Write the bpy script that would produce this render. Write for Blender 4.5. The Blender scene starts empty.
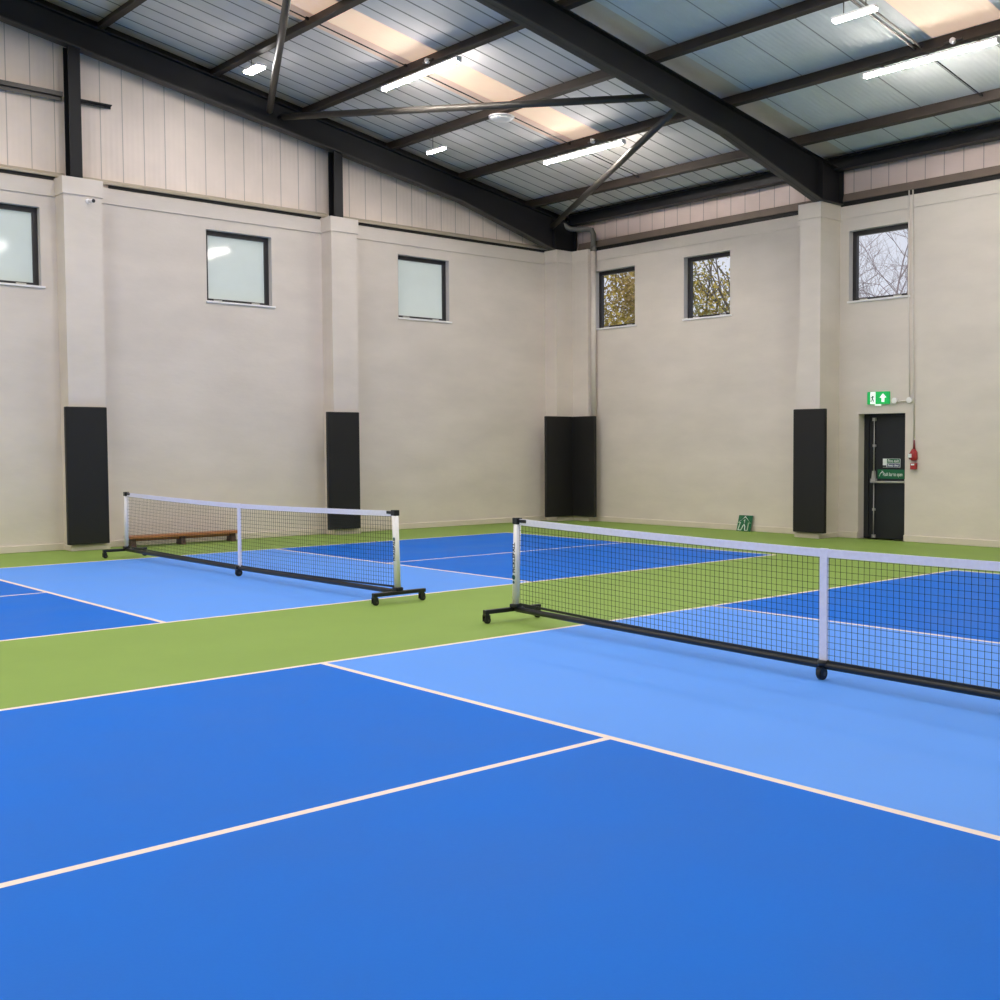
import bpy, bmesh, math, random
from mathutils import Vector, Matrix
random.seed(7)
COL = bpy.context.scene.collection
SC = bpy.context.scene

# ------------------------------------------------------------------ helpers
class MB:
    """collects shapes; build() links them as ONE mesh object"""
    def __init__(s): s.v = []; s.f = []; s.m = []; s.sm = []
    def face(s, pts, m=0, smooth=False):
        n = len(s.v); s.v += [tuple(p) for p in pts]
        s.f.append(tuple(range(n, n + len(pts)))); s.m.append(m); s.sm.append(smooth)
    def box(s, x0, x1, y0, y1, z0, z1, m=0):
        n = len(s.v)
        s.v += [(x0,y0,z0),(x1,y0,z0),(x1,y1,z0),(x0,y1,z0),(x0,y0,z1),(x1,y0,z1),(x1,y1,z1),(x0,y1,z1)]
        for f in ((0,3,2,1),(4,5,6,7),(0,1,5,4),(1,2,6,5),(2,3,7,6),(3,0,4,7)):
            s.f.append(tuple(n+i for i in f)); s.m.append(m); s.sm.append(False)
    def prism(s, poly, axis, a, b, m=0):
        """poly of 2D points extruded along axis ('x': (y,z), 'y': (x,z), 'z': (x,y))"""
        def P(p, t):
            return {'x': (t,p[0],p[1]), 'y': (p[0],t,p[1]), 'z': (p[0],p[1],t)}[axis]
        n = len(s.v); k = len(poly)
        s.v += [P(p,a) for p in poly] + [P(p,b) for p in poly]
        s.f.append(tuple(n+i for i in range(k))[::-1]); s.m.append(m); s.sm.append(False)
        s.f.append(tuple(n+k+i for i in range(k))); s.m.append(m); s.sm.append(False)
        for i in range(k):
            j = (i+1) % k
            s.f.append((n+i, n+j, n+k+j, n+k+i)); s.m.append(m); s.sm.append(False)
    def tube(s, pts, r, seg=10, m=0, cap=True):
        pts = [Vector(p) for p in pts]; n = len(s.v); rings = []
        rr = r if isinstance(r, (list, tuple)) else [r]*len(pts)
        up = None
        for i, p in enumerate(pts):
            if i == 0: d = pts[1]-p
            elif i == len(pts)-1: d = p-pts[i-1]
            else: d = (pts[i+1]-p).normalized() + (p-pts[i-1]).normalized()
            d.normalize()
            if up is None:
                up = Vector((0,0,1)) if abs(d.z) < .9 else Vector((1,0,0))
            a = d.cross(up); a.normalize(); b = a.cross(d); b.normalize(); up = b
            ring = []
            for k in range(seg):
                t = 2*math.pi*k/seg
                ring.append(len(s.v)); s.v.append(tuple(p + (a*math.cos(t) + b*math.sin(t))*rr[i]))
            rings.append(ring)
        for A, B in zip(rings, rings[1:]):
            for k in range(seg):
                j = (k+1) % seg
                s.f.append((A[k],A[j],B[j],B[k])); s.m.append(m); s.sm.append(seg > 4)
        if cap:
            s.f.append(tuple(rings[0][::-1])); s.m.append(m); s.sm.append(False)
            s.f.append(tuple(rings[-1])); s.m.append(m); s.sm.append(False)
    def build(s, name, mats, parent=None, bevel=0, bseg=2, loc=None):
        me = bpy.data.meshes.new(name)
        me.from_pydata(s.v, [], s.f)
        if not isinstance(mats, (list, tuple)): mats = [mats]
        for mt in mats: me.materials.append(mt)
        for p, mi, sm in zip(me.polygons, s.m, s.sm):
            p.material_index = mi; p.use_smooth = sm
        bm = bmesh.new(); bm.from_mesh(me)
        if bevel:
            bmesh.ops.remove_doubles(bm, verts=bm.verts, dist=1e-5)
            es = [e for e in bm.edges if len(e.link_faces) == 2 and e.calc_face_angle(0) > .6]
            bmesh.ops.bevel(bm, geom=es, offset=bevel, segments=bseg, affect='EDGES', profile=.5)
        bmesh.ops.recalc_face_normals(bm, faces=bm.faces)
        bm.to_mesh(me); bm.free(); me.update()
        o = bpy.data.objects.new(name, me); COL.objects.link(o)
        if parent: o.parent = parent
        if loc: o.location = loc
        return o

def tag(o, label, cat, group=None, kind=None):
    o['label'] = label; o['category'] = cat
    if group: o['group'] = group
    if kind: o['kind'] = kind
    return o
def struct(o): o['kind'] = 'structure'; return o
def empty(name, loc, rz=0):
    o = bpy.data.objects.new(name, None); COL.objects.link(o)
    o.empty_display_size = .1
    o.location = loc; o.rotation_euler.z = rz
    return o
def copy_tree(o, parent=None):
    c = o.copy(); COL.objects.link(c)
    if parent: c.parent = parent
    for ch in o.children: copy_tree(ch, c)
    return c
def text_mesh(name, body, size, mat, parent, matrix, fit_w=None, bold=0.0):
    cu = bpy.data.curves.new(name+'_curve', 'FONT'); cu.body = body; cu.size = size
    cu.align_x = 'CENTER'; cu.align_y = 'CENTER'; cu.offset = bold
    t = bpy.data.objects.new(name+'_tmp', cu); COL.objects.link(t)
    bpy.context.view_layer.update()
    me = bpy.data.meshes.new_from_object(t.evaluated_get(bpy.context.evaluated_depsgraph_get()))
    bpy.data.objects.remove(t); bpy.data.curves.remove(cu)
    me.name = name
    xs = [v.co.x for v in me.vertices]
    if fit_w:
        k = fit_w/(max(xs)-min(xs))
        for v in me.vertices: v.co.x *= k
    me.transform(matrix)
    me.materials.clear(); me.materials.append(mat)
    o = bpy.data.objects.new(name, me); COL.objects.link(o); o.parent = parent
    return o

# ------------------------------------------------------------------ materials
def s2l(c):
    c = c/255
    return c/12.92 if c <= .04045 else ((c+.055)/1.055)**2.4
def rgb(r, g, b): return (s2l(r), s2l(g), s2l(b), 1)
def mat(name, col, rough=.6, metal=0, spec=.5, emit=None, es=0, noise=0, nscale=3, bump=0, bscale=40, stretch=None, vary_rough=0):
    m = bpy.data.materials.new(name); m.use_nodes = True
    nt = m.node_tree; b = nt.nodes['Principled BSDF']
    b.inputs['Base Color'].default_value = col
    b.inputs['Roughness'].default_value = rough
    b.inputs['Metallic'].default_value = metal
    b.inputs['Specular IOR Level'].default_value = spec
    if emit:
        b.inputs['Emission Color'].default_value = emit; b.inputs['Emission Strength'].default_value = es
    tc = nt.nodes.new('ShaderNodeTexCoord'); mp = nt.nodes.new('ShaderNodeMapping')
    nt.links.new(tc.outputs['Object'], mp.inputs['Vector'])
    if stretch: mp.inputs['Scale'].default_value = stretch
    n = nt.nodes.new('ShaderNodeTexNoise'); n.inputs['Scale'].default_value = nscale
    n.inputs['Detail'].default_value = 5; n.inputs['Roughness'].default_value = .55
    nt.links.new(mp.outputs['Vector'], n.inputs['Vector'])
    r = nt.nodes.new('ShaderNodeMapRange')
    r.inputs['From Min'].default_value = .3; r.inputs['From Max'].default_value = .7
    r.inputs['To Min'].default_value = 1-noise; r.inputs['To Max'].default_value = 1+noise
    nt.links.new(n.outputs['Fac'], r.inputs['Value'])
    mx = nt.nodes.new('ShaderNodeMix'); mx.data_type = 'RGBA'; mx.blend_type = 'MULTIPLY'
    mx.inputs[0].default_value = 1; mx.inputs[6].default_value = col
    nt.links.new(r.outputs['Result'], mx.inputs[7])
    nt.links.new(mx.outputs[2], b.inputs['Base Color'])
    if vary_rough:
        r2 = nt.nodes.new('ShaderNodeMapRange')
        r2.inputs['From Min'].default_value = .3; r2.inputs['From Max'].default_value = .7
        r2.inputs['To Min'].default_value = rough-vary_rough; r2.inputs['To Max'].default_value = rough+vary_rough
        nt.links.new(n.outputs['Fac'], r2.inputs['Value']); nt.links.new(r2.outputs['Result'], b.inputs['Roughness'])
    if bump:
        n2 = nt.nodes.new('ShaderNodeTexNoise'); n2.inputs['Scale'].default_value = bscale; n2.inputs['Detail'].default_value = 4
        nt.links.new(mp.outputs['Vector'], n2.inputs['Vector'])
        bp = nt.nodes.new('ShaderNodeBump'); bp.inputs['Strength'].default_value = bump; bp.inputs['Distance'].default_value = .02
        nt.links.new(n2.outputs['Fac'], bp.inputs['Height']); nt.links.new(bp.outputs['Normal'], b.inputs['Normal'])
    return m

M = {}
M['wall'] = mat('painted_plaster', rgb(224,213,205), .75, spec=.3, noise=.06, nscale=.8, bump=.1, bscale=8, stretch=(1,1,2.6))
M['skirt'] = mat('cream_skirting', rgb(224,212,200), .55, noise=.03)
M['pad'] = mat('black_vinyl', rgb(33,32,33), .5, spec=.35, noise=.06, nscale=2, bump=.08, bscale=6)
M['blue'] = mat('court_blue', rgb(10,108,216), .55, spec=.12, noise=.04, nscale=1.1, bump=.03, bscale=60, vary_rough=.05)
M['sky_blue'] = mat('court_light_blue', rgb(98,157,248), .55, spec=.12, noise=.03, nscale=1.2, bump=.03, bscale=60, vary_rough=.05)
M['green'] = mat('court_green', rgb(137,164,82), .58, spec=.12, noise=.04, nscale=1.0, bump=.03, bscale=60)
M['line'] = mat('court_line_white', rgb(246,226,216), .55, spec=.25, noise=.02)
M['steel'] = mat('dark_painted_steel', rgb(28,28,32), .5, spec=.3, noise=.12, nscale=2)
M['purlin'] = mat('brown_purlin_steel', rgb(58,49,44), .5, metal=.1, noise=.18, nscale=3)
M['flange'] = mat('grey_flange_steel', rgb(62,59,58), .5, spec=.3, noise=.12, nscale=2)
M['tube'] = mat('grey_brace_steel', rgb(74,70,67), .4, metal=.3, noise=.12, nscale=3)
M['frame'] = mat('dark_window_frame', rgb(44,42,46), .35, spec=.5, noise=.06)
M['reveal'] = mat('white_reveal', rgb(205,200,200), .6)
M['white'] = mat('white_plastic', rgb(244,240,242), .4, noise=.02)
M['tape'] = mat('white_net_tape', rgb(236,232,248), .75, noise=.04, nscale=30)
M['black'] = mat('black_metal', rgb(26,27,30), .4, spec=.5, noise=.08)
M['cord'] = mat('black_net_cord', rgb(30,32,40), .8)
M['rubber'] = mat('black_rubber', rgb(22,22,24), .6)
M['chrome'] = mat('grey_metal', rgb(190,188,186), .35, metal=.3, noise=.05)
M['door'] = mat('charcoal_door_paint', rgb(36,38,42), .4, spec=.4, noise=.05)
M['sign_green'] = mat('sign_green', rgb(22,104,66), .4)
M['sign_green_lit'] = mat('sign_green_lit', rgb(10,160,80), .4, emit=rgb(10,170,80), es=.55)
M['sign_white'] = mat('sign_white', rgb(235,240,238), .4)
M['sign_white_lit'] = mat('sign_white_lit', rgb(240,250,245), .4, emit=(1,1,1,1), es=.6)
M['sign_blue'] = mat('sign_blue_grey', rgb(80,84,120), .4)
M['ink'] = mat('dark_ink', rgb(52,52,60), .6)
M['teal'] = mat('teal_ink', rgb(28,82,92), .6)
M['red'] = mat('red_plastic', rgb(170,48,52), .4)
M['wood'] = mat('varnished_wood', rgb(172,112,66), .45, noise=.2, nscale=4, stretch=(6,.6,6))
M['woodd'] = mat('dark_wood', rgb(84,60,44), .55, noise=.15, nscale=6)
M['pipe'] = mat('grey_downpipe', rgb(120,116,112), .5, noise=.05)
M['conduit'] = mat('pale_conduit', rgb(228,220,214), .5)
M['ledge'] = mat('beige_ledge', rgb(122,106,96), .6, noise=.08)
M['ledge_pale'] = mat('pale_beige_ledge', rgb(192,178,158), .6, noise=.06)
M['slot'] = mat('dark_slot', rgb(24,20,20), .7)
M['glow'] = mat('batten_diffuser', (1,1,1,1), .5, emit=(1,.94,.86,1), es=138)
M['glow_small'] = mat('small_light_diffuser', (1,1,1,1), .5, emit=(1,.97,.95,1), es=55)
M['bark'] = mat('bark', rgb(112,104,100), .9, noise=.2, nscale=5)
M['bark_pale'] = mat('pale_bark', rgb(150,138,144), .9, noise=.2, nscale=5)
M['leaf_gold'] = mat('golden_leaves', rgb(172,152,66), .7, noise=.5, nscale=1.6)
M['leaf_rust'] = mat('rust_leaves', rgb(150,126,74), .7, noise=.35, nscale=2)
M['leaf_olive'] = mat('olive_leaves', rgb(150,150,98), .7, noise=.4, nscale=1.8)
M['ground'] = mat('outdoor_ground', rgb(110,116,90), .9, noise=.2)
M['gland'] = mat('dark_red_plastic', rgb(120,40,44), .5)

def sheet_mat(name, col, metal, rough, fine=True, axis='X', lines=.333, line_w=.02, dark=.35, emit=None, es=0, bstr=.1):
    """ribbed metal sheet: dark joint every `lines` metres, fine ribs between (object coords along axis)"""
    m = mat(name, col, rough, metal, spec=.25, noise=.10, nscale=.8, emit=emit, es=es)
    nt = m.node_tree; b = nt.nodes['Principled BSDF']
    tc = nt.nodes.new('ShaderNodeTexCoord'); sp = nt.nodes.new('ShaderNodeSeparateXYZ')
    nt.links.new(tc.outputs['Object'], sp.inputs[0])
    def mth(op, a, bb):
        n = nt.nodes.new('ShaderNodeMath'); n.operation = op
        for i, q in enumerate((a, bb)):
            if q is None: continue
            if isinstance(q, (int, float)): n.inputs[i].default_value = q
            else: nt.links.new(q, n.inputs[i])
        return n.outputs[0]
    co = sp.outputs[axis]
    fr = mth('FRACT', mth('DIVIDE', mth('ADD', co, 100), lines), None)
    isl = mth('LESS_THAN', fr, line_w/lines)
    fac = mth('SUBTRACT', 1, mth('MULTIPLY', isl, 1-dark))
    src = b.inputs['Base Color'].links[0].from_socket
    mx = nt.nodes.new('ShaderNodeMix'); mx.data_type = 'RGBA'; mx.blend_type = 'MULTIPLY'
    mx.inputs[0].default_value = 1
    nt.links.new(src, mx.inputs[6]); nt.links.new(fac, mx.inputs[7])
    nt.links.new(mx.outputs[2], b.inputs['Base Color'])
    sn = mth('SINE', mth('MULTIPLY', co, 2*math.pi/.083), None)
    bp = nt.nodes.new('ShaderNodeBump'); bp.inputs['Strength'].default_value = bstr; bp.inputs['Distance'].default_value = .012
    nt.links.new(sn, bp.inputs['Height']); nt.links.new(bp.outputs['Normal'], b.inputs['Normal'])
    return m
M['sheet'] = sheet_mat('roof_sheet', rgb(226,221,220), .03, .62, lines=.333, line_w=.032, dark=.3, bstr=.04)
M['sheet2'] = sheet_mat('roof_sheet_wide', rgb(226,228,228), .03, .62, lines=.9, line_w=.022, dark=.45, bstr=.22)
M['rooflight'] = sheet_mat('glowing_rooflight', rgb(220,200,180), 0, .6, lines=5, line_w=.001, dark=1, emit=rgb(255,214,184), es=.55)  # opaque sheet; its emission stands in for daylight coming through
M['rooflight_dim'] = sheet_mat('faint_glow_rooflight', rgb(205,190,176), 0, .6, lines=5, line_w=.001, dark=1, emit=rgb(240,196,172), es=.28)  # weaker emission on the dimmer strip, daylight put into the material
M['tan'] = sheet_mat('aged_roof_sheet', rgb(214,206,196), .1, .55, lines=5, line_w=.001, dark=1)
M['clad'] = sheet_mat('cladding_sheet', rgb(238,222,212), .05, .5, axis='Y', lines=.335, line_w=.014, dark=.6)
M['clad_x'] = sheet_mat('cladding_sheet_eaves', rgb(222,202,196), .05, .5, axis='X', lines=.335, line_w=.016, dark=.55)

def pane_clear():
    m = bpy.data.materials.new('clear_glass'); m.use_nodes = True; nt = m.node_tree
    nt.nodes.remove(nt.nodes['Principled BSDF'])
    t = nt.nodes.new('ShaderNodeBsdfTransparent'); g = nt.nodes.new('ShaderNodeBsdfGlossy'); g.inputs['Roughness'].default_value = .02
    t.inputs[0].default_value = (.93,.95,.95,1)
    lw_ = nt.nodes.new('ShaderNodeLayerWeight'); lw_.inputs[0].default_value = .5
    pw = nt.nodes.new('ShaderNodeMath'); pw.operation = 'POWER'; pw.inputs[1].default_value = 5; nt.links.new(lw_.outputs['Facing'], pw.inputs[0])
    fr = nt.nodes.new('ShaderNodeMapRange'); fr.inputs['To Min'].default_value = .03; fr.inputs['To Max'].default_value = .9
    nt.links.new(pw.outputs[0], fr.inputs['Value'])
    mx = nt.nodes.new('ShaderNodeMixShader')
    nt.links.new(fr.outputs[0], mx.inputs[0]); nt.links.new(t.outputs[0], mx.inputs[1]); nt.links.new(g.outputs[0], mx.inputs[2])
    nt.links.new(mx.outputs[0], nt.nodes['Material Output'].inputs[0])
    return m
M['glass'] = pane_clear()
M['frost'] = mat('frosted_glass', rgb(200,208,206), .06, spec=.5, noise=.05, nscale=1.2, emit=rgb(204,214,212), es=.24)  # emission stands in for outside sky diffused by the panes

# ------------------------------------------------------------------ setting
XL, YR = -11.0, 10.06           # inner faces of the two walls in view
XE, YN = 13.0, -12.46           # the walls behind the camera
YRIDGE = -1.2
SL = .178
def roof(y, c):                 # height of a plane parallel to the roof
    return c - SL*(y if y >= YRIDGE else 2*YRIDGE - y)
WT = 5.56                       # top of the masonry

# floor: one mesh cut along every court line
lw = .05
courts = [dict(x0=0, x1=6.096, xc=3.048, ya=-2.13, yb=2.13, y0=-6.73, y1=6.73),
          dict(x0=-8.86, x1=-2.70, xc=-5.76, ya=-2.14, yb=2.17, y0=-6.75, y1=6.78)]
xs, ys = {-11.4, XE+.2}, {YN-.2, YR+.5}
for c in courts:
    xs |= {c['x0'], c['x0']+lw, c['x1']-lw, c['x1'], c['xc']-lw/2, c['xc']+lw/2}
    ys |= {c['y0'], c['y0']+lw, c['y1']-lw, c['y1'], c['ya']-lw/2, c['ya']+lw/2, c['yb']-lw/2, c['yb']+lw/2}
xs, ys = sorted(xs), sorted(ys)
def floor_mat(x, y):
    for c in courts:
        if c['x0'] < x < c['x1'] and c['y0'] < y < c['y1']:
            if x < c['x0']+lw or x > c['x1']-lw or y < c['y0']+lw or y > c['y1']-lw: return 3
            if abs(y-c['ya']) < lw/2 or abs(y-c['yb']) < lw/2: return 3
            if c['ya'] < y < c['yb']: return 1
            if abs(x-c['xc']) < lw/2: return 3
            return 0
    return 2
fl = MB()
for a, b in zip(xs, xs[1:]):
    for c, d in zip(ys, ys[1:]):
        fl.face([(a,c,0),(b,c,0),(b,d,0),(a,d,0)], floor_mat((a+b)/2, (c+d)/2))
LX = {round(v, 4) for c in courts[1:] for v in (c['x0'], c['x0']+lw, c['x1']-lw, c['x1'], c['xc']-lw/2, c['xc']+lw/2)}
fl.v = [(x-.0155*y, y, z) if round(x, 4) in LX else (x, y, z) for x, y, z in fl.v]   # the far court is painted a touch askew
struct(fl.build('floor', [M['blue'], M['sky_blue'], M['green'], M['line']]))
struct((lambda g: (g.box(-34, 20, YR+.51, 34, -.1, -.02), g)[1])(MB()).build('ground', M['ground']))

def wall_panel(mb, u0, u1, z0, z1, holes, P, depth, m=0, mr=1):
    """flat wall face with rectangular holes (u0,u1,z0,z1) and reveals; P(u,z,d) maps to 3D (d = depth into wall)"""
    us = sorted({u0, u1} | {h[0] for h in holes} | {h[1] for h in holes})
    zs = sorted({z0, z1} | {h[2] for h in holes} | {h[3] for h in holes})
    for a, b in zip(us, us[1:]):
        for c, d in zip(zs, zs[1:]):
            um, zm = (a+b)/2, (c+d)/2
            if any(h[0] < um < h[1] and h[2] < zm < h[3] for h in holes): continue
            mb.face([P(a,c,0),P(b,c,0),P(b,d,0),P(a,d,0)], m)
    for a, b, c, d, dep in holes:
        mm = mr if c > 0 else m
        for q in (((a,c),(b,c)),((b,c),(b,d)),((b,d),(a,d)),((a,d),(a,c))):
            (p, z), (p2, z2) = q
            mb.face([P(p,z,0),P(p2,z2,0),P(p2,z2,dep),P(p,z,dep)], mm)
WZ0, WZ1 = 3.96, 5.13
LW = [(-1.57,-.42), (2.15,3.31), (5.86,7.02)]
RW = [(-10.12,-8.97), (-7.65,-6.5), (-3.9,-2.775)]
DR = (-3.69,-2.795,0,2.08)
WD = .14
# left wall with its pilasters and fascia band
wl = MB()
wall_panel(wl, YN, YR, 0, WT, [(a,b,WZ0,WZ1,WD) for a, b in LW], lambda u,z,d: (XL-d,u,z), WD)
PILL = [(-.19,.36,-10.66), (4.27,4.78,-10.66), (9.45,YR,-10.63)]
for a, b, x in PILL: wl.box(XL-.01, x, a, b, 0, WT)
wl.face([(XL,YN,WT),(XL,YR,WT),(XL-.3,YR,WT),(XL-.3,YN,WT)])
bz = 5.31
segs = [YN] + [v for a, b, x in PILL for v in (a, b)]
for a, b in ((YN,-.19),(.36,4.27),(4.78,9.45)): wl.box(XL-.01, XL+.025, a, b, bz, WT-.03)
for a, b, x in PILL: wl.box(XL-.01, x+.022, a-.022, min(b+.022, YR), bz+.01, WT+.012)
struct(wl.build('wall_left', [M['wall'], M['reveal']]))
# right wall
wr = MB()
wall_panel(wr, XL, XE, 0, WT, [(a,b,WZ0,WZ1,WD) for a, b in RW] + [(DR[0],DR[1],DR[2],DR[3],.24)], lambda u,z,d: (u,YR+d,z), WD)
PILR = [(XL,-10.15,9.88), (-4.50,-4.08,9.51)]
wr.box(XL, -10.15, 9.88, YR+.01, 0, WT)
wr.face([(XL,YR,WT),(XE,YR,WT),(XE,YR+.3,WT),(XL,YR+.3,WT)])
for a, b in ((-10.15,-4.50),(-4.08,XE)): wr.box(a, b, YR-.018, YR+.01, bz+.03, WT-.02)
for a, b, y in PILR: wr.box(max(a-.022, XL), b+.022, y-.022, YR+.01, bz+.01, WT+.012)
wr.prism([(-4.08,0),(-4.57,0),(-4.57,2.7),(-4.50,3.4),(-4.50,WT),(-4.08,WT)], 'y', 9.51, YR+.01)
struct(wr.build('wall_right', [M['wall'], M['reveal']]))
# walls behind the camera
wb = MB(); wb.box(XL-.3, XE, YN-.2, YN, 0, 6.3); struct(wb.build('wall_near', M['wall']))
we = MB(); we.prism([(YN,0),(YR+.3,0),(YR+.3,6.2),(YRIDGE,8.3),(YN,6.2)], 'x', XE, XE+.2); struct(we.build('wall_far_right', M['wall']))

# baseboards follow the walls and wrap the pilasters
bl = MB(); t = .03; h = .105
for a, b in ((YN,-.19),(.36,4.27),(4.78,9.45)): bl.box(XL-.005, XL+t, a, b, 0, h)
for a, b, x in PILL: bl.box(XL-.005, x+.012, a-.012, min(b+.012, YR), 0, h-.02)
struct(bl.build('baseboard_left', M['skirt'], bevel=.006, bseg=1))
br = MB()
for a, b in ((-10.15,-4.57),(-4.08,DR[0]),(DR[1],XE)): br.box(a, b, YR-t, YR+.005, 0, h)
for a, b, y in PILR: br.box(max(a-.012-(.07 if a > -5 else 0), XL), b+.012, y-.012, YR+.005, 0, h-.02)
struct(br.build('baseboard_right', M['skirt'], bevel=.006, bseg=1))

# slot, ledge and cladding above the masonry
def clad_left():
    g = MB()
    top = [(y, roof(y, 8.17)) for y in (YR+.2, YRIDGE, YN)]
    g.face([(XL-.03,YN,WT),(XL-.03,YR+.2,WT)] + [(XL-.03,y,z) for y, z in top])
    return struct(g.build('wall_gable', M['clad']))
clad_left()
g = MB(); g.face([(XL-.1,YR+.05,WT),(XE,YR+.05,WT),(XE,YR+.05,6.4),(XL-.1,YR+.05,6.4)]); struct(g.build('wall_eaves', M['clad_x']))
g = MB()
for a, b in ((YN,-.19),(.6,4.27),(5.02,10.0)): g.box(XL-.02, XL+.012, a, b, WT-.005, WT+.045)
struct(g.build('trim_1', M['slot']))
g = MB()
for a, b in ((YN,-.05),(.12,4.38),(4.55,10.0)): g.prism([(XL-.03,WT+.045),(XL+.05,WT+.045),(XL+.05,WT+.075),(XL-.03,WT+.125)], 'y', a, b)
struct(g.build('trim_2', M['ledge_pale']))
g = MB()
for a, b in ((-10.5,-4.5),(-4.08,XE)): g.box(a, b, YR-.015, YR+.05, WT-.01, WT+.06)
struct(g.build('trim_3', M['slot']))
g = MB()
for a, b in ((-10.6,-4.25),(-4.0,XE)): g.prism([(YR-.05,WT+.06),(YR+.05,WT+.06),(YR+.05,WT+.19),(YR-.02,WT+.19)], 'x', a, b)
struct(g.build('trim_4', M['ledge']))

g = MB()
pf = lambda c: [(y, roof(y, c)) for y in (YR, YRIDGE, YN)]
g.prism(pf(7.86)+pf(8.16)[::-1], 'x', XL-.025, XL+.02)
struct(g.build('shade_strip', M['slot']))  # dark strip added for the shadow gap above the gable rafter
# ceiling: ribbed sheets with rooflight strips, both roof slopes
ce = MB()
bands = [(-11.3,-7.97,0),(-7.97,-7.65,2),(-7.65,-6.98,1),(-6.98,-4.6,0),(-4.6,-3.83,4),(-3.83,-.69,3),(-.69,.34,1),(.34,XE+.2,3)]
C_SHEET = 8.13
for a, b, m0 in bands:
    step = .333 if m0 == 0 else (b-a)
    x = a
    while x < b-1e-4:
        x2 = min(x+step, b)
        for (y0, y1) in ((YRIDGE, 7.25), (7.25, YR+.3), (YN-.2, YRIDGE)):
            m = m0 if y1 < 8 else {1: 0 if x < -3 else 3, 2: 0, 4: 4, 0: 0, 3: 3}[m0]
            P = lambda xx, yy, dz=0: (xx, yy, roof(yy, C_SHEET+dz))
            ce.face([P(x,y0),P(x2,y0),P(x2,y1),P(x,y1)], m)
        x = x2
struct(ce.build('ceiling', [M['sheet'], M['rooflight'], M['rooflight_dim'], M['sheet2'], M['tan']]))

# ------------------------------------------------------------------ windows and door
def window(n, axis, u0, u1, frost):
    root = empty(f'window_{n}', (0,0,0)); struct(root)
    if axis == 'L':
        B = lambda mb, a, b, d0, d1, z0, z1: mb.box(XL-d1, XL-d0, a, b, z0, z1)
    else:
        B = lambda mb, a, b, d0, d1, z0, z1: mb.box(a, b, YR+d0, YR+d1, z0, z1)
    f = MB(); fw = .075
    d0, d1 = WD-.03, WD+.04
    B(f, u0, u0+fw, d0, d1, WZ0, WZ1); B(f, u1-fw, u1, d0, d1, WZ0, WZ1)
    B(f, u0+fw, u1-fw, d0, d1, WZ1-fw, WZ1); B(f, u0+fw, u1-fw, d0, d1, WZ0, WZ0+.055)
    f.build('window_frame', M['frame'], root)
    p = MB(); B(p, u0+fw, u1-fw, d0+.03, d0+.04, WZ0+.05, WZ1-fw)
    p.build('window_pane', M['frost'] if frost else M['glass'], root)
    s = MB(); B(s, u0-.02, u1+.05, -.03, WD-.03, WZ0-.028, WZ0+.004)
    s.build('window_sill', M['white'], root, bevel=.004, bseg=1)
    for k in (.2, .78):
        st = MB(); uc = u0 + (u1-u0)*k
        B(st, uc-.07, uc+.07, d0-.025, d0-.002, WZ0+.02, WZ0+.04)
        st.build('window_catch', M['chrome'], root)
for i, (a, b) in enumerate(LW): window(i+1, 'L', a, b, True)
for i, (a, b) in enumerate(RW): window(i+4, 'R', a, b, False)

dr = struct(empty('door_1', (-3.2, YR+.2, 0)))
DY = YR+.19
def dbox(x0, x1, y0, y1, z0, z1): 
    g = MB(); g.box(x0+3.2, x1+3.2, y0-YR-.2, y1-YR-.2, z0, z1); return g
g = dbox(-3.69,-3.60,DY-.02,DY+.06,0,2.08); g.box(-2.83+3.2,-2.80+3.2,DY-.02-YR-.2,DY+.06-YR-.2,0,2.08); g.box(-3.60+3.2,-2.83+3.2,DY-.02-YR-.2,DY+.06-YR-.2,2.045,2.08)
g.build('door_frame', M['door'], dr)
leaf = dbox(-3.60,-2.83,DY,DY+.045,.005,2.045).build('door_leaf', M['door'], dr, bevel=.004, bseg=1)
pb = MB()
yb = DY-.075-YR-.2
pb.tube([(-3.52+3.2,yb,.945),(-2.86+3.2,yb,.955)], .019, 10)
pb.build('push_bar', M['chrome'], dr)
g = dbox(-3.53,-3.44,DY-.07,DY,.93,1.00); g.prism([(-3.52+3.2,1.0),(-3.455+3.2,1.0),(-3.47+3.2,1.13),(-3.505+3.2,1.13)],'y',DY-.06-YR-.2,DY-YR-.2)
g.build('latch_case', M['chrome'], dr, bevel=.004, bseg=1)
dbox(-2.885,-2.845,DY-.07,DY,.925,1.0).build('bar_bracket', M['chrome'], dr, bevel=.004, bseg=1)
for z0, z1 in ((1.12,1.98),(.03,.94)):
    g = MB(); g.tube([(-3.487+3.2,DY-.03-YR-.2,z0),(-3.487+3.2,DY-.03-YR-.2,z1)], .0085, 8)
    g.box(-3.51+3.2,-3.465+3.2,DY-.04-YR-.2,DY-YR-.2,(z0+z1)/2-.02,(z0+z1)/2+.02)
    zz = z1 if z0 > 1 else z0
    g.box(-3.515+3.2,-3.46+3.2,DY-.045-YR-.2,DY-YR-.2,zz-.02,zz+.035)
    g.build('bolt_rod', M['chrome'], dr)
RX = Matrix.Rotation(math.pi/2, 4, 'X')
sg = dbox(-3.33,-3.0,DY-.006,DY,1.19,1.335).build('keep_clear_sign', M['sign_white'], dr)
g = dbox(-3.25,-3.005,DY-.009,DY-.006,1.265,1.33); g.build('sign_panel', M['sign_green'], sg)
g = dbox(-3.25,-3.005,DY-.009,DY-.006,1.195,1.258); g.build('sign_panel', M['sign_blue'], sg)
g = dbox(-3.33,-3.262,DY-.009,DY-.006,1.195,1.225); g.build('sign_panel', M['ink'], sg)
text_mesh('sign_lettering', 'Fire exit', .062, M['sign_white'], sg, Matrix.Translation((-3.128+3.2,DY-.0095-YR-.2,1.297)) @ RX, .21, .001)
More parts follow.
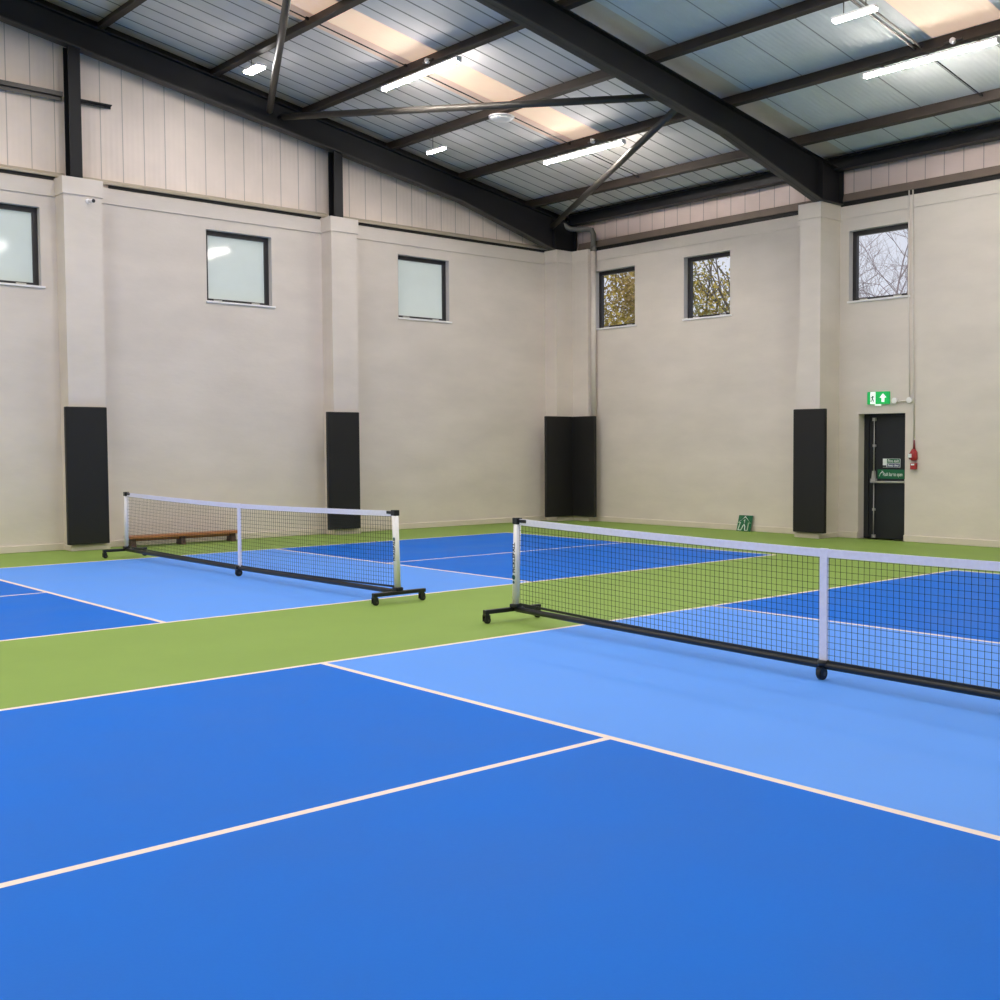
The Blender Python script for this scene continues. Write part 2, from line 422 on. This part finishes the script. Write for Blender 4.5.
text_mesh('sign_lettering', 'Keep clear', .055, M['sign_white'], sg, Matrix.Translation((-3.128+3.2,DY-.0095-YR-.2,1.226)) @ RX, .21, .001)
sg = dbox(-3.43,-2.92,DY-.006,DY,1.005,1.155).build('push_bar_sign', M['sign_green'], dr)
text_mesh('sign_lettering', 'Push bar to open', .085, M['sign_white'], sg, Matrix.Translation((-3.14+3.2,DY-.0075-YR-.2,1.075)) @ RX, .37, .001)
g = MB(); g.tube([(-3.395+3.2,DY-.008-YR-.2,1.04),(-3.375+3.2,DY-.008-YR-.2,1.09),(-3.34+3.2,DY-.008-YR-.2,1.115)], .006, 6)
g.prism([(-3.35+3.2,1.135),(-3.315+3.2,1.125),(-3.345+3.2,1.095)],'y',DY-.009-YR-.2,DY-.007-YR-.2)
g.build('arrow_mark', M['sign_white'], sg)

# ------------------------------------------------------------------ steelwork
C_RAF = 7.93            # top of rafters / underside of purlins
def rafter_profile():
    e = YR-.02
    near = lambda y: 2*YRIDGE-y
    top = [(e, roof(e,C_RAF)), (YRIDGE, roof(YRIDGE,C_RAF)), (near(e), roof(near(e),C_RAF))]
    half = [(e,5.57), (9.46,5.57), (7.1,roof(7.1,C_RAF)-.43), (YRIDGE, roof(YRIDGE,C_RAF)-.42)]
    bot = half + [(near(y),z) for y, z in half[-2::-1]]
    return top, bot
def rafter(x, label):
    top, bot = rafter_profile()
    root = empty('roof_rafter', (x, YR-.3, 5.57)); tag(root, label, 'beam', 'portal frame rafters')
    off = lambda p: (p[0]-(YR-.3), p[1]-5.57)
    g = MB(); g.prism([off(p) for p in bot] + [off(p) for p in top[::-1]], 'x', -.012, .012); g.build('web', M['steel'], root)
    def ribbon(pts, w, t, sgn):
        g = MB()
        for a, b in zip(pts, pts[1:]):
            a, b = off(a), off(b)
            g.prism([a, b, (b[0], b[1]+sgn*t), (a[0], a[1]+sgn*t)], 'x', -w, w)
        return g
    ribbon(top, .1, .02, -1).build('top_flange', M['steel'], root)
    ribbon(bot, .1, .02, 1).build('bottom_flange', M['flange'], root)
    a = off((9.46,0))[0]
    g = MB(); g.box(-.1,.1,a-.01,a+.01,.015,roof(9.46,C_RAF)-5.59)
    g.build('stiffener', M['steel'], root)
    g = MB(); g.box(-.1,.1,.26,.28,.02,roof(YR-.02,C_RAF)-5.59); g.build('end_plate', M['steel'], root)
    return root
rafter(-10.76, 'dark steel rafter sloping along the top of the left gable wall')
rafter(-4.1, 'dark steel rafter crossing the roof down to the right wall pilaster')

purlin_y = [.45, 2.24, 3.9, 5.6, 7.23, 8.9]
pl_lab = ['dark brown roof purlin nearest the top left corner, short in view',
          'brown roof purlin directly above the small panel light at upper left',
          'brown roof purlin carrying the upper left batten light',
          'brown roof purlin carrying the round white sensor',
          'brown roof purlin carrying the lower left and far right batten lights',
          'brown roof purlin just above the eaves beam']
for y, lab in zip(purlin_y, pl_lab):
    z = roof(y, C_RAF); dz = .19
    root = empty('roof_purlin', (-10.9, y, z)); tag(root, lab, 'beam', 'roof purlins')
    root.rotation_euler.x = -math.atan(SL)
    L = XE+10.8
    g = MB(); g.box(-.2, L, -.008, .008, 0, dz); g.build('web', M['purlin'], root)
    g = MB(); g.box(-.2, L, -.075, .008, 0, .008); g.box(-.2, L, -.083, -.075, 0, .025); g.build('lower_flange', M['purlin'], root)
    g = MB(); g.box(-.2, L, -.008, .075, dz-.008, dz); g.build('upper_flange', M['purlin'], root)
# eaves beam
g = MB(); z = roof(9.95, C_RAF)
g.box(-10.7, XE-.1, 9.86, 9.88, z-.03, z+.17); g.box(-10.7, XE-.1, 9.88, 10.06, z-.03, z-.005); g.box(-10.7, XE-.1, 9.78, 9.88, z+.15, z+.17)
tag(g.build('eaves_beam', M['steel']), 'black eaves beam running along the top of the right wall', 'beam')

def column(y0, y1, label):
    zt = roof((y0+y1)/2, C_RAF)-.40
    root = empty('gable_column', (-10.82, (y0+y1)/2, WT)); tag(root, label, 'column', 'gable columns on the left wall')
    hw = (y1-y0)/2; H = zt-WT
    g = MB(); g.box(.085,.1,-hw,hw,.012,H); g.build('flange', M['steel'], root)
    g = MB(); g.box(-.1,-.085,-hw,hw,.012,H); g.build('flange', M['steel'], root)
    g = MB(); g.box(-.085,.085,-.006,.006,.012,H); g.build('web', M['steel'], root)
    g = MB(); g.box(-.12,.12,-hw-.02,hw+.02,.0125,.025); g.build('base_plate', M['steel'], root)
column(-.06,.115, 'black steel gable column standing on the leftmost pilaster')
column(4.38,4.55, 'black steel gable column standing on the middle pilaster')
g = MB(); g.box(-10.97,-10.90,-6,-.08,6.80,6.865); g.box(-10.97,-10.95,-6,-.08,6.74,6.80)
tag(g.build('cladding_rail', M['tube']), 'horizontal steel cladding rail left of the leftmost gable column', 'rail')
g = MB(); g.box(-10.97,-10.92,.13,.64,6.795,6.82); g.box(-10.97,-10.95,.13,.64,6.76,6.80); g.box(-10.97,-10.9,.6,.64,6.80,6.815)
tag(g.build('cladding_rail', M['steel']), 'short stub of cladding rail right of the leftmost gable column', 'rail')

def brace(p, q, lab):
    root = empty('roof_brace', p); tag(root, lab, 'brace', 'tubular roof braces')
    v = Vector(q)-Vector(p)
    g = MB(); g.tube([(0,0,0), tuple(v)], .055, 14); g.build('tube', M['tube'], root)
    d = v.normalized()
    for a in (0, 1):
        c = d*.06 if a == 0 else v-d*.06
        g = MB(); g.tube([tuple(c-d*.16), tuple(c+d*.16)], .03, 6); g.build('end_tab', M['steel'], root)
brace((-10.62,3.12,7.15), (-4.24,.22,7.64), 'grey tubular brace running up to the top edge from the gable rafter')
brace((-10.60,3.36,7.09), (-4.24,6.10,6.62), 'near-horizontal tubular brace passing behind the round white sensor')
brace((-10.60,9.32,6.02), (-4.24,6.34,6.58), 'tubular brace slanting up from the room corner to the crossing rafter')

# sag rods between purlins
def sag(x, y0, y1, lab):
    g = MB(); p = (x, y0, roof(y0, 8.03)); q = (x, y1, roof(y1, 8.03))
    g.tube([p, q], .009, 6); 
    for c in (p, q): g.box(c[0]-.02, c[0]+.02, c[1]-.02, c[1]+.02, c[2]-.02, c[2]+.02)
    tag(g.build('sag_rod', M['steel']), lab, 'rod', 'sag rods between purlins')
sag(-7.65,.53,2.16,'thin dark rod across the bright rooflight nearest the top edge')
sag(-7.65,2.32,3.82,'thin dark rod across the rooflight above the upper left batten')
sag(-7.65,3.98,5.52,'thin dark rod across the rooflight below the upper left batten')
sag(-7.65,5.68,7.15,'thin dark rod across the rooflight right of the white sensor')
sag(-7.65,7.31,8.82,'thin dark rod below the lower left batten light')
sag(-.85,7.31,8.82,'thin dark rod below the long right hand batten light')
g = MB()
for dx in (0,.09): g.tube([(-.86+dx,3.5,roof(3.5,7.98)),(-.86+dx,7.13,roof(7.13,7.98))], .016, 8)
tag(g.build('roof_conduit', M['tube']), 'pair of thin metal conduits under the roof sheet by the right rooflight', 'conduit')

# ------------------------------------------------------------------ lights
def batten(x0, x1, y, lab):
    z = roof(y, C_RAF)-.012; L = x1-x0; xc = (x0+x1)/2
    root = empty('batten_light', (xc, y-.035, z)); tag(root, lab, 'light', 'long batten lights')
    g = MB(); g.box(-L/2, L/2, -.05, .05, -.06, -.03); g.build('housing', M['white'], root, bevel=.006)
    g = MB(); 
    prof = [(-.044,-.056)] + [(.046*math.cos(a), -.056-.046*math.sin(a)) for a in [math.pi*(1-k/8) for k in range(1,8)]] + [(.044,-.056)]
    g.prism(prof, 'x', -L/2, L/2); g.build('diffuser', M['glow'], root)
    for s in (-1, 1):
        g = MB(); g.box(s*L/2-.012, s*L/2+.012, -.048, .048, -.105, -.028); g.build('end_cap', M['white'], root, bevel=.004)
        g = MB(); g.box(s*L*.36-.015, s*L*.36+.015, -.02, .02, -.032, .01); g.build('bracket', M['purlin'], root)
batten(-8.33,-6.36,3.9, 'long lit batten light under the rooflight at upper left')
batten(-8.33,-6.36,7.23, 'long lit batten light low in the middle of the picture, by the slanting brace')
batten(-1.67,.27,7.23, 'long lit batten light at the right edge of the picture')
def small_light(x, y, z, L, W, hang, lab):
    root = empty('panel_light', (x, y, z)); tag(root, lab, 'light', 'small lit panel lights')
    g = MB(); g.box(-L/2, L/2, -W/2, W/2, .0, .035); g.build('housing', M['white'], root, bevel=.008)
    g = MB(); g.box(-L/2+.012, L/2-.012, -W/2+.012, W/2-.012, -.03, .002); g.build('diffuser', M['glow_small'], root, bevel=.008)
    for dx in hang:
        g = MB(); zt = roof(y, C_SHEET)-.02-z
        g.tube([(dx,0,.03),(dx,0,zt)], .006, 6); g.build('hanger', M['tube'], root)
small_light(-.75,5.6,6.745,.62,.10,(-.16,.16),'small lit panel light hanging on two wires at top right')
small_light(-9.48,2.28,7.385,.46,.17,(-.1,),'small lit panel light left of the steep roof brace')
small_light(-9.38,5.6,6.70,.52,.08,(-.1,),'small lit panel light below the near-horizontal brace')
# round sensor under its purlin
z = roof(5.6, C_RAF)
root = empty('ceiling_sensor', (-7.5, 5.55, z)); tag(root, 'round white ceiling sensor under the purlin between the battens', 'sensor')
g = MB(); g.tube([(0,0,-.07),(0,0,-.045),(0,0,-.035)], [.21,.21,.16], 24); g.build('disc', M['white'], root)
g = MB(); g.tube([(0,0,-.115),(0,0,-.10),(0,0,-.07)], [.10,.16,.18], 24); g.build('lens', M['white'], root)
g = MB(); g.tube([(0,0,-.04),(0,0,0)], .04, 12); g.build('mount', M['purlin'], root)
def jbox(x, y, lab):
    z = roof(y, C_RAF)+.04
    root = empty('junction_box', (x, y-.05, z)); tag(root, lab, 'junction box', 'white junction boxes on the purlins')
    g = MB(); g.tube([(0,-.03,0),(0,-.07,0),(0,-.085,0)], [.04,.04,.03], 14); g.build('box', M['white'], root)
    g = MB(); g.tube([(-.13,-.04,0),(.13,-.04,0)], .014, 8); g.build('cable', M['tube'], root)
jbox(-7.05,3.9,'small white junction box above the upper left batten light')
jbox(-7.03,7.23,'small white junction box above the batten light by the slanting brace')
jbox(-.32,7.23,'small white junction box above the right hand batten light')
jbox(-4.78,5.6,'small white junction box beside the crossing rafter')

# battens behind and beside the camera, outside the picture, as lamps
def lamp(x, y, w):
    l = bpy.data.lights.new('hall_batten_lamp', 'AREA'); l.shape = 'RECTANGLE'; l.size = 1.95; l.size_y = .12
    l.energy = w; l.color = (1,.955,.90)
    o = bpy.data.objects.new('hall_batten_lamp', l); COL.objects.link(o); o.location = (x, y, roof(y, C_RAF)-.12)
for x in (-7.35,-.7,5.95):
    for y in (7.23,3.9,.45,-2.9,-6.3,-9.6):
        if (x, y) in ((-7.35,7.23),(-7.35,3.9),(-.7,7.23)): continue
        lamp(x, y, 35 if (x > 5 and y > 7) else 85 if x > 5 else 70 if (x < -7 and y > 0) else 106)

# ------------------------------------------------------------------ wall pads
def pad(x0, x1, y0, y1, lab):
    xc, yc = (x0+x1)/2, (y0+y1)/2; z0, z1 = .10, 2.165
    g = MB(); g.box(x0-xc, x1-xc, y0-yc, y1-yc, 0, z1-z0)
    o = g.build('wall_pad', M['pad'], bevel=.014, bseg=3, loc=(xc, yc, z0))
    tag(o, lab, 'wall pad', 'black protective pads on the pilasters')
pad(-10.645,-10.565,-.27,.335,'tall black wall pad on the leftmost pilaster')
pad(-10.645,-10.565,4.10,4.73,'tall black wall pad on the middle pilaster of the left wall, behind the far net')
pad(-10.615,-10.54,9.08,9.79,'left one of the two black wall pads meeting in the room corner')
pad(-10.61,-9.885,9.791,9.866,'right one of the two black wall pads meeting in the room corner')
pad(-4.56,-3.915,9.42,9.495,'tall black wall pad on the pilaster left of the exit door')

# ------------------------------------------------------------------ wall fittings
root = empty('exit_sign', (-3.285, YR, 2.33)); tag(root, 'lit green exit sign with running figure and arrow above the door', 'sign')
g = MB(); g.box(-.205,.205,-.05,0,-.10,.105); g.build('sign_case', M['sign_green_lit'], root, bevel=.006)
g = MB(); g.box(-.14,-.045,-.053,-.05,-.095,.10); g.build('doorway_mark', M['sign_white_lit'], root)
g = MB(); Y = -.0545
g.tube([(-.088,Y,.058),(-.084,Y,.058)], .014, 10)
def stroke(g, pts, r): g.tube([(x, Y, z) for x, z in pts], r, 6)
stroke(g, [(-.092,.04),(-.098,-.01)], .011); stroke(g, [(-.098,-.01),(-.08,-.03),(-.085,-.065)], .008); stroke(g, [(-.098,-.01),(-.112,-.045),(-.13,-.05)], .008)
stroke(g, [(-.092,.036),(-.07,.015),(-.06,.025)], .006); stroke(g, [(-.092,.036),(-.115,.02),(-.122,.0)], .006)
g.build('running_figure', M['sign_green'], root)
g = MB(); g.prism([(.10,.075),(.165,.005),(.125,.005),(.125,-.065),(.075,-.065),(.075,.005),(.035,.005)], 'y', -.054, -.05); g.build('arrow_mark', M['sign_white_lit'], root)
g = MB(); g.box(-.05,.05,-.06,-.02,-.125,-.10); g.build('downlight', M['sign_white_lit'], root, bevel=.006)
root = empty('sign_conduit', (-2.95, YR, 2.28)); tag(root, 'thin white conduit with round end boxes from the exit sign up the wall', 'conduit')
g = MB(); g.tube([(-.03,-.025,-.02),(.24,-.025,.0)], .012, 8); g.tube([(.245,-.022,.0),(.215,-.022,1.1),(.20,-.022,3.37)], .011, 8); g.build('tube', M['conduit'], root)
for x in (-.03,.245):
    g = MB(); g.tube([(x,0,-.0),(x,-.05,0)], .05, 14); g.build('round_box', M['white'], root, bevel=.004, bseg=1)
root = empty('alarm_conduit', (-2.65, YR, 1.62)); tag(root, 'long vertical white conduit down to the red alarm unit', 'conduit')
g = MB(); g.tube([(.03,-.022,.03),(.0,-.022,1.6),(-.03,-.022,4.02)], .012, 8); g.build('tube', M['conduit'], root)
root = empty('fire_alarm', (-2.61, YR, 1.17)); tag(root, 'red fire alarm unit on the wall right of the door', 'alarm')
g = MB(); g.tube([(0,-.03,.30),(0,-.03,.47)], [.022,.012], 10); g.build('cable_gland', M['gland'], root)
g = MB(); g.tube([(0,-.04,.14),(0,-.04,.17),(0,-.04,.27),(0,-.04,.33)], [.04,.062,.062,.025], 14); g.build('body', M['red'], root)
g = MB(); g.box(-.06,.0,-.108,-.09,.19,.25); g.build('label_plate', M['sign_white'], root)
g = MB(); g.tube([(-.058,-.05,.26),(-.085,-.06,.24),(-.085,-.06,.20),(-.06,-.05,.16)], .008, 6); g.build('lever', M['black'], root)
g = MB(); g.box(-.048,.048,-.07,0,-.0,.10); g.build('call_point', M['red'], root, bevel=.006)
g = MB(); g.box(-.03,.03,-.074,-.07,.065,.09); g.build('call_glass', M['sign_white'], root)

# house sign leaning on the right wall
root = empty('house_sign', (-6.07, 9.94, 0)); tag(root, 'small square green sign with white house outline leaning on the right wall', 'sign')
root.rotation_euler.x = -.28; root.scale = (.92,1,.9)
g = MB(); g.box(-.175,.175,-.008,.008,.0,.33); g.build('sign_board', M['sign_green'], root, bevel=.003, bseg=1)
g = MB(); Y = -.011
pts = [(-.145,.015),(-.085,.015),(-.065,.09),(-.015,.15),(.025,.09),(.05,.015),(.115,.015)]
def S(pts, r): g.tube([(x, Y, z) for x, z in pts], r, 6)
S([(-.135,.02),(-.06,.02),(-.03,.10),(0,.145),(.025,.10),(.035,.02),(.105,.02)], .0105)
S([(-.135,.02),(-.105,.175),(-.15,.175),(0,.30),(.15,.175),(.105,.175),(.105,.02)], .0115)
S([(-.02,.215),(.0,.235),(.0,.165)], .011)
g.build('house_outline', M['sign_white'], root)

# security camera
root = empty('security_camera', (-10.66, .16, 5.245)); root.scale = (.75,.75,.75); tag(root, 'small white security camera with black lens on the leftmost pilaster', 'camera')
g = MB(); g.tube([(0,0,0),(.03,0,0)], .05, 16); g.build('base', M['white'], root)
g = MB(); g.tube([(.03,0,0),(.07,.01,0),(.17,.045,-.01)], [.02,.035,.035], 12); g.build('body', M['white'], root)
g = MB(); g.tube([(.165,.044,-.01),(.18,.05,-.012)], .036, 14); g.build('lens', M['rubber'], root)

# downpipe in the corner
root = empty('downpipe', (-10.08, 9.97, 2.2)); tag(root, 'grey downpipe bending out of the roof corner and down beside the first window', 'pipe')
g = MB()
pts = [(-.72,-.22,4.09),(-.72,-.2,4.01),(-.69,-.14,3.91),(-.6,-.08,3.85),(-.17,-.01,3.80),(-.05,0,3.77),(0,0,3.68),(0,0,3.37)]
g.tube(pts, .055, 14); g.build('upper_pipe', M['pipe'], root)
g = MB(); g.tube([(0,0,-.06),(0,0,3.38)], .052, 14); g.build('painted_pipe', M['wall'], root)
g = MB(); g.tube([(0,0,3.33),(0,0,3.43)], .064, 14); g.build('collar', M['pipe'], root)

# bench against the left wall
root = empty('bench', (-10.72, 1.56, 0)); tag(root, 'long low wooden bench against the left wall behind the far net', 'bench')
L = 1.82
g = MB(); g.box(-.13,.13,-L/2,L/2,.135,.178); g.build('seat', M['wood'], root, bevel=.008)
g = MB(); g.box(-.02,.02,-L/2+.05,L/2-.05,.09,.136); g.build('rail', M['wood'], root)
for y in (-L/2+.07,-.05,L/2-.11):
    g = MB(); g.prism([(-.10,0),(.10,0),(.08,.136),(-.08,.136)], 'y', y-.037, y+.037); g.build('leg', M['woodd'], root)

# ------------------------------------------------------------------ nets
def caster(parent, x, y, zt, r=.036):
    g = MB(); g.box(x-.022, x+.022, y-.02, y+.02, zt-.018, zt)
    g.box(x-.024, x-.019, y-.022, y+.03, r-.01, zt-.01); g.box(x+.019, x+.024, y-.022, y+.03, r-.01, zt-.01)
    c = g.build('caster', M['black'], parent)
    g = MB(); g.tube([(x-.015,y+.012,r),(x+.015,y+.012,r)], r, 18); g.build('wheel', M['rubber'], c)
    g = MB(); g.tube([(x-.0265,y+.012,r),(x+.0265,y+.012,r)], r*.36, 12); g.build('hub', M['tube'], c)
def net(xc, y, half, rz, label, mark_side):
    root = empty('pickleball_net', (xc, y, 0), rz); tag(root, label, 'net', 'portable court nets')
    zp, zc = .92, .877
    top = lambda x: zc + (zp-zc)*(abs(x)/half)**1.6
    bot = lambda x: .125 + .035*(abs(x)/half)**2
    # base bar
    g = MB(); n = 24
    g.tube([(-half+2*half*i/n, 0, .095+.012*(abs(-half+2*half*i/n)/half)) for i in range(n+1)], .025, 10); g.build('base_bar', M['black'], root)
    c = MB(); c.tube([(0,-.0,.088),(0,-.0,.13)], .04, 12); c.build('bar_joint', M['black'], root)
    so_ = .03 if half < 3.43 else 0; caster(root, so_, -.03, .085, .042)
    for s in (-1, 1):
        # foot with two casters
        hf, ht = half+.05, half-.02
        g = MB(); g.box(s*hf-.025, s*hf+.025, -.315, .30, .085, .122)
        f = g.build('foot', M['black'], root, bevel=.006)
        caster(f, s*hf, -.295, .086, .029); caster(f, s*hf, .26, .086, .029)
        g = MB(); g.box(s*(half+.012)-.045, s*(half+.012)+.045, -.04, .04, .12, .155); g.build('post_socket', M['black'], root, bevel=.01)
        # post
        g = MB(); a, b = .031, .027
        g.prism([(s*half+a*math.copysign(abs(math.cos(t))**.6, math.cos(t)), b*math.copysign(abs(math.sin(t))**.6, math.sin(t))) for t in [2*math.pi*k/24 for k in range(24)]], 'z', .13, zp-.02)
        g.v = [(x + s*((half+.012)-half + (ht-half-.012)*(z-.13)/(zp-.15)), y, z) for x, y, z in g.v]
        p = g.build('post', M['white'], root)
        for q in p.data.polygons: q.use_smooth = abs(q.normal.z) < .5
        g = MB(); g.box(s*ht-.035, s*ht+.035, -.031, .031, zp-.05, zp+.008); g.box(s*ht-.14, s*ht-.02, -.014, .014, zp-.035, zp-.005) if s > 0 else g.box(s*ht+.02, s*ht+.14, -.014, .014, zp-.035, zp-.005)
        g.build('post_cap', M['black'], root, bevel=.006)
        # printed mark running down the post
        if s == mark_side[0]:
            Rm = Matrix.Translation((s*(half-.003), -b-.0015, .57 if mark_side[4] else .53)) @ Matrix.Rotation(math.pi/2, 4, 'X') @ Matrix.Rotation(math.pi/2*mark_side[1], 4, 'Z')
            text_mesh('post_lettering', mark_side[2], .05, M['ink'], p, Rm, mark_side[3], .002)
            if mark_side[4]:
                g = MB(); g.tube([(s*half-.002,-b-.0005,.395),(s*half-.002,-b-.003,.395)], .022, 16); g.tube([(s*half-.002,-b-.0005,.35),(s*half-.002,-b-.003,.35)], .014, 10); g.build('post_emblem', M['teal'], p)
            else:
                g = MB(); g.tube([(s*half-.002,-b-.0005,.64),(s*half-.002,-b-.003,.64)], .016, 14); g.build('post_emblem', M['teal'], p)
    # net cords
    g = MB(); e = half-.055; r = .0011
    nx = int(2*e/.046)
    def cord(p, q):
        # square-section cord
        p, q = Vector(p), Vector(q); d = (q-p).normalized()
        a = d.cross(Vector((0,1,0))).normalized()*r; b = Vector((0,1,0))*r
        n = len(g.v)
        g.v += [tuple(v) for v in (p+a+b,p-a+b,p-a-b,p+a-b,q+a+b,q-a+b,q-a-b,q+a-b)]
        for f in ((0,1,5,4),(1,2,6,5),(2,3,7,6),(3,0,4,7)):
            g.f.append(tuple(n+i for i in f)); g.m.append(0); g.sm.append(False)
    rng = random.Random(3)
    for i in range(nx+1):
        x = -e+2*e*i/nx
        cord((x, 0, bot(x)), (x+rng.uniform(-.004,.004), 0, top(x)-.05))
    nz = 16
    for k in range(nz+1):
        fz = k/nz
        for i in range(0, 40):
            xa, xb = -e+2*e*i/40, -e+2*e*(i+1)/40
            za = bot(xa)+(top(xa)-.06-bot(xa))*fz; zb = bot(xb)+(top(xb)-.06-bot(xb))*fz
            cord((xa,0,za), (xb,0,zb))
    nm = g.build('net_mesh', M['cord'], root)
    g = MB(); n = 40
    def strip(z0f, z1f, th, e):
        for i in range(n):
            xa, xb = -e+2*e*i/n, -e+2*e*(i+1)/n
            g.face([(xa,-th,z0f(xa)),(xb,-th,z0f(xb)),(xb,-th,z1f(xb)),(xa,-th,z1f(xa))])
            g.face([(xa,th,z0f(xa)),(xb,th,z0f(xb)),(xb,th,z1f(xb)),(xa,th,z1f(xa))])
            g.face([(xa,-th,z1f(xa)),(xb,-th,z1f(xb)),(xb,th,z1f(xb)),(xa,th,z1f(xa))])
            g.face([(xa,-th,z0f(xa)),(xb,-th,z0f(xb)),(xb,th,z0f(xb)),(xa,th,z0f(xa))])
    strip(lambda x: top(x)-.055, top, .006, half-.06); g.build('top_tape', M['tape'], root)
    g = MB(); strip(lambda x: bot(x)-.012, lambda x: bot(x)+.008, .005, half-.05); g.build('bottom_tape', M['black'], root)
    g = MB(); so_ = .03 if half < 3.43 else 0; g.box(so_-.031,so_+.031,-.009,.009,.115,zc+.003); g.build('centre_strap', M['tape'], root)
    return root
net(2.92, -.03, 3.475, -.052, 'large court net in the foreground, its left post between the courts', (-1, 1, 'PICKLEBALL', .27, True))
net(-5.75, .06, 3.385, .008, 'farther court net in the left half, the bench behind it', (1, 1, 'PICKLEBALL', .22, False))

# ------------------------------------------------------------------ trees outside
def branchy(root, base, H, mat_, depth, spread, seed, r0, reach=1.0):
    rng = random.Random(seed); g = MB()
    def grow(p, d, L, r, k):
        q = p + d*L
        mid = (p+q)/2 + Vector((rng.uniform(-1,1),rng.uniform(-1,1),rng.uniform(-.4,.4)))*L*.09
        g.tube([p, mid, q], [r, r*.85, r*.68], 6 if k < 3 else 4, cap=False)
        if k >= depth or math.hypot(q.x, q.y) > reach: return
        for _ in range(3 if k else 5):
            v = (d + Vector((rng.uniform(-1,1),rng.uniform(-1,1),rng.uniform(-.45,.7)))*spread).normalized()
            grow(q if rng.random() < .6 else mid, v, L*rng.uniform(.62,.85), r*.6, k+1)
    grow(Vector(base), Vector((0,0,1)), H, r0, 0)
    g.build('trunk_and_branches', mat_, root)
def leaves(root, c, R, n, mats, seed, hole=None, size=.11):
    rng = random.Random(seed); g = MB(); k = 0
    clumps = [Vector((rng.gauss(0,.55)*R[0], rng.gauss(0,.55)*R[1], rng.gauss(0,.55)*R[2])) for _ in range(46)]
    while k < n:
        o = rng.choice(clumps); s = rng.uniform(.12,.3)
        p = o + Vector((rng.gauss(0,s)*R[0], rng.gauss(0,s)*R[1], rng.gauss(0,s)*R[2]))
        k += 1
        if (p.x/R[0])**2+(p.y/R[1])**2+(p.z/R[2])**2 > 1: continue
        a = Vector((rng.uniform(-1,1),rng.uniform(-1,1),rng.uniform(-1,1))).normalized()
        b = a.orthogonal().normalized(); b.rotate(Matrix.Rotation(rng.uniform(0,6.28),3,a))
        w = size*rng.uniform(.6,1.3); q = Vector(c)+p
        l = a.cross(b)
        g.face([q-b*w, q-l*w*.5, q+b*w, q+l*w*.5], 0 if (o.x+o.z*2) % 1 < .6 else 1)
    g.build('foliage', mats, root)
t = empty('autumn_tree', (-16.7, 17.0, -.02)); tag(t, 'dense golden autumn tree outside the window next to the corner', 'tree')
branchy(t, (0,0,0), 2.4, M['bark'], 3, .8, 2, .16); leaves(t, (0,0,5.7), (1.9,1.5,2.0), 15000, [M['leaf_gold'], M['leaf_rust']], 4, size=.055)
t = empty('autumn_tree', (-11.7, 15.2, -.02)); tag(t, 'thin olive autumn tree with sky gaps outside the second right-wall window', 'tree')
branchy(t, (0,0,0), 2.4, M['bark'], 4, .8, 5, .13); leaves(t, (0,0,5.2), (1.5,1.2,1.7), 7000, [M['leaf_olive'], M['leaf_gold']], 9, size=.05)
t = empty('bare_tree', (-10.3, 20.9, -.02)); t.scale = (1.17,1.17,1.17); tag(t, 'bare branched tree outside the window above the door', 'tree')
branchy(t, (0,0,0), 2.8, M['bark_pale'], 7, .97, 12, .085, 3.1)
leaves(t, (.2,0,6.7), (1.4,1,.35), 700, [M['leaf_rust'], M['leaf_rust']], 3, size=.045)

# ------------------------------------------------------------------ sky, camera
sun = bpy.data.lights.new('tree_fill_sun', 'SUN'); sun.energy = 2.2; sun.angle = .3; sun.color = (1,.95,.88)  # added sun that brightens the trees under the overcast sky
so = bpy.data.objects.new('tree_fill_sun', sun); COL.objects.link(so); so.location = (0,0,30)
so.rotation_euler = Vector((-.35,.62,-.7)).to_track_quat('-Z', 'Y').to_euler()
w = bpy.data.worlds.new('overcast_sky'); SC.world = w; w.use_nodes = True
bg = w.node_tree.nodes['Background']; bg.inputs[0].default_value = (.88,.88,1.0,1); bg.inputs[1].default_value = 1.0

cam = bpy.data.cameras.new('camera'); co = bpy.data.objects.new('camera', cam); COL.objects.link(co)
yaw, pitch, roll = -.8059, -.0473, -.0026
f_px, cx, cy = 1165.595, 612.267, 500.225
fw = Vector((math.sin(yaw)*math.cos(pitch), math.cos(yaw)*math.cos(pitch), math.sin(pitch)))
r = Vector((math.cos(yaw), -math.sin(yaw), 0)); u = r.cross(fw)
r2 = r*math.cos(roll)+u*math.sin(roll); u2 = -r*math.sin(roll)+u*math.cos(roll)
Mx = Matrix((r2, u2, -fw)).transposed().to_4x4(); Mx.translation = (7.5322,-6.4153,1.5719)
co.matrix_world = Mx
cam.sensor_width = 36; cam.sensor_fit = 'HORIZONTAL'; cam.lens = f_px/1000*36
cam.shift_x = (500-cx)/1000; cam.shift_y = (cy-500)/1000
cam.clip_start = .05; cam.clip_end = 200
SC.camera = co
SC.view_settings.view_transform = 'Standard'
SC.view_settings.look = 'None'
SC.view_settings.exposure = 0
SC.cycles.use_denoising = True
SC.cycles.max_bounces = 8; SC.cycles.diffuse_bounces = 5
SC.cycles.sample_clamp_indirect = 4
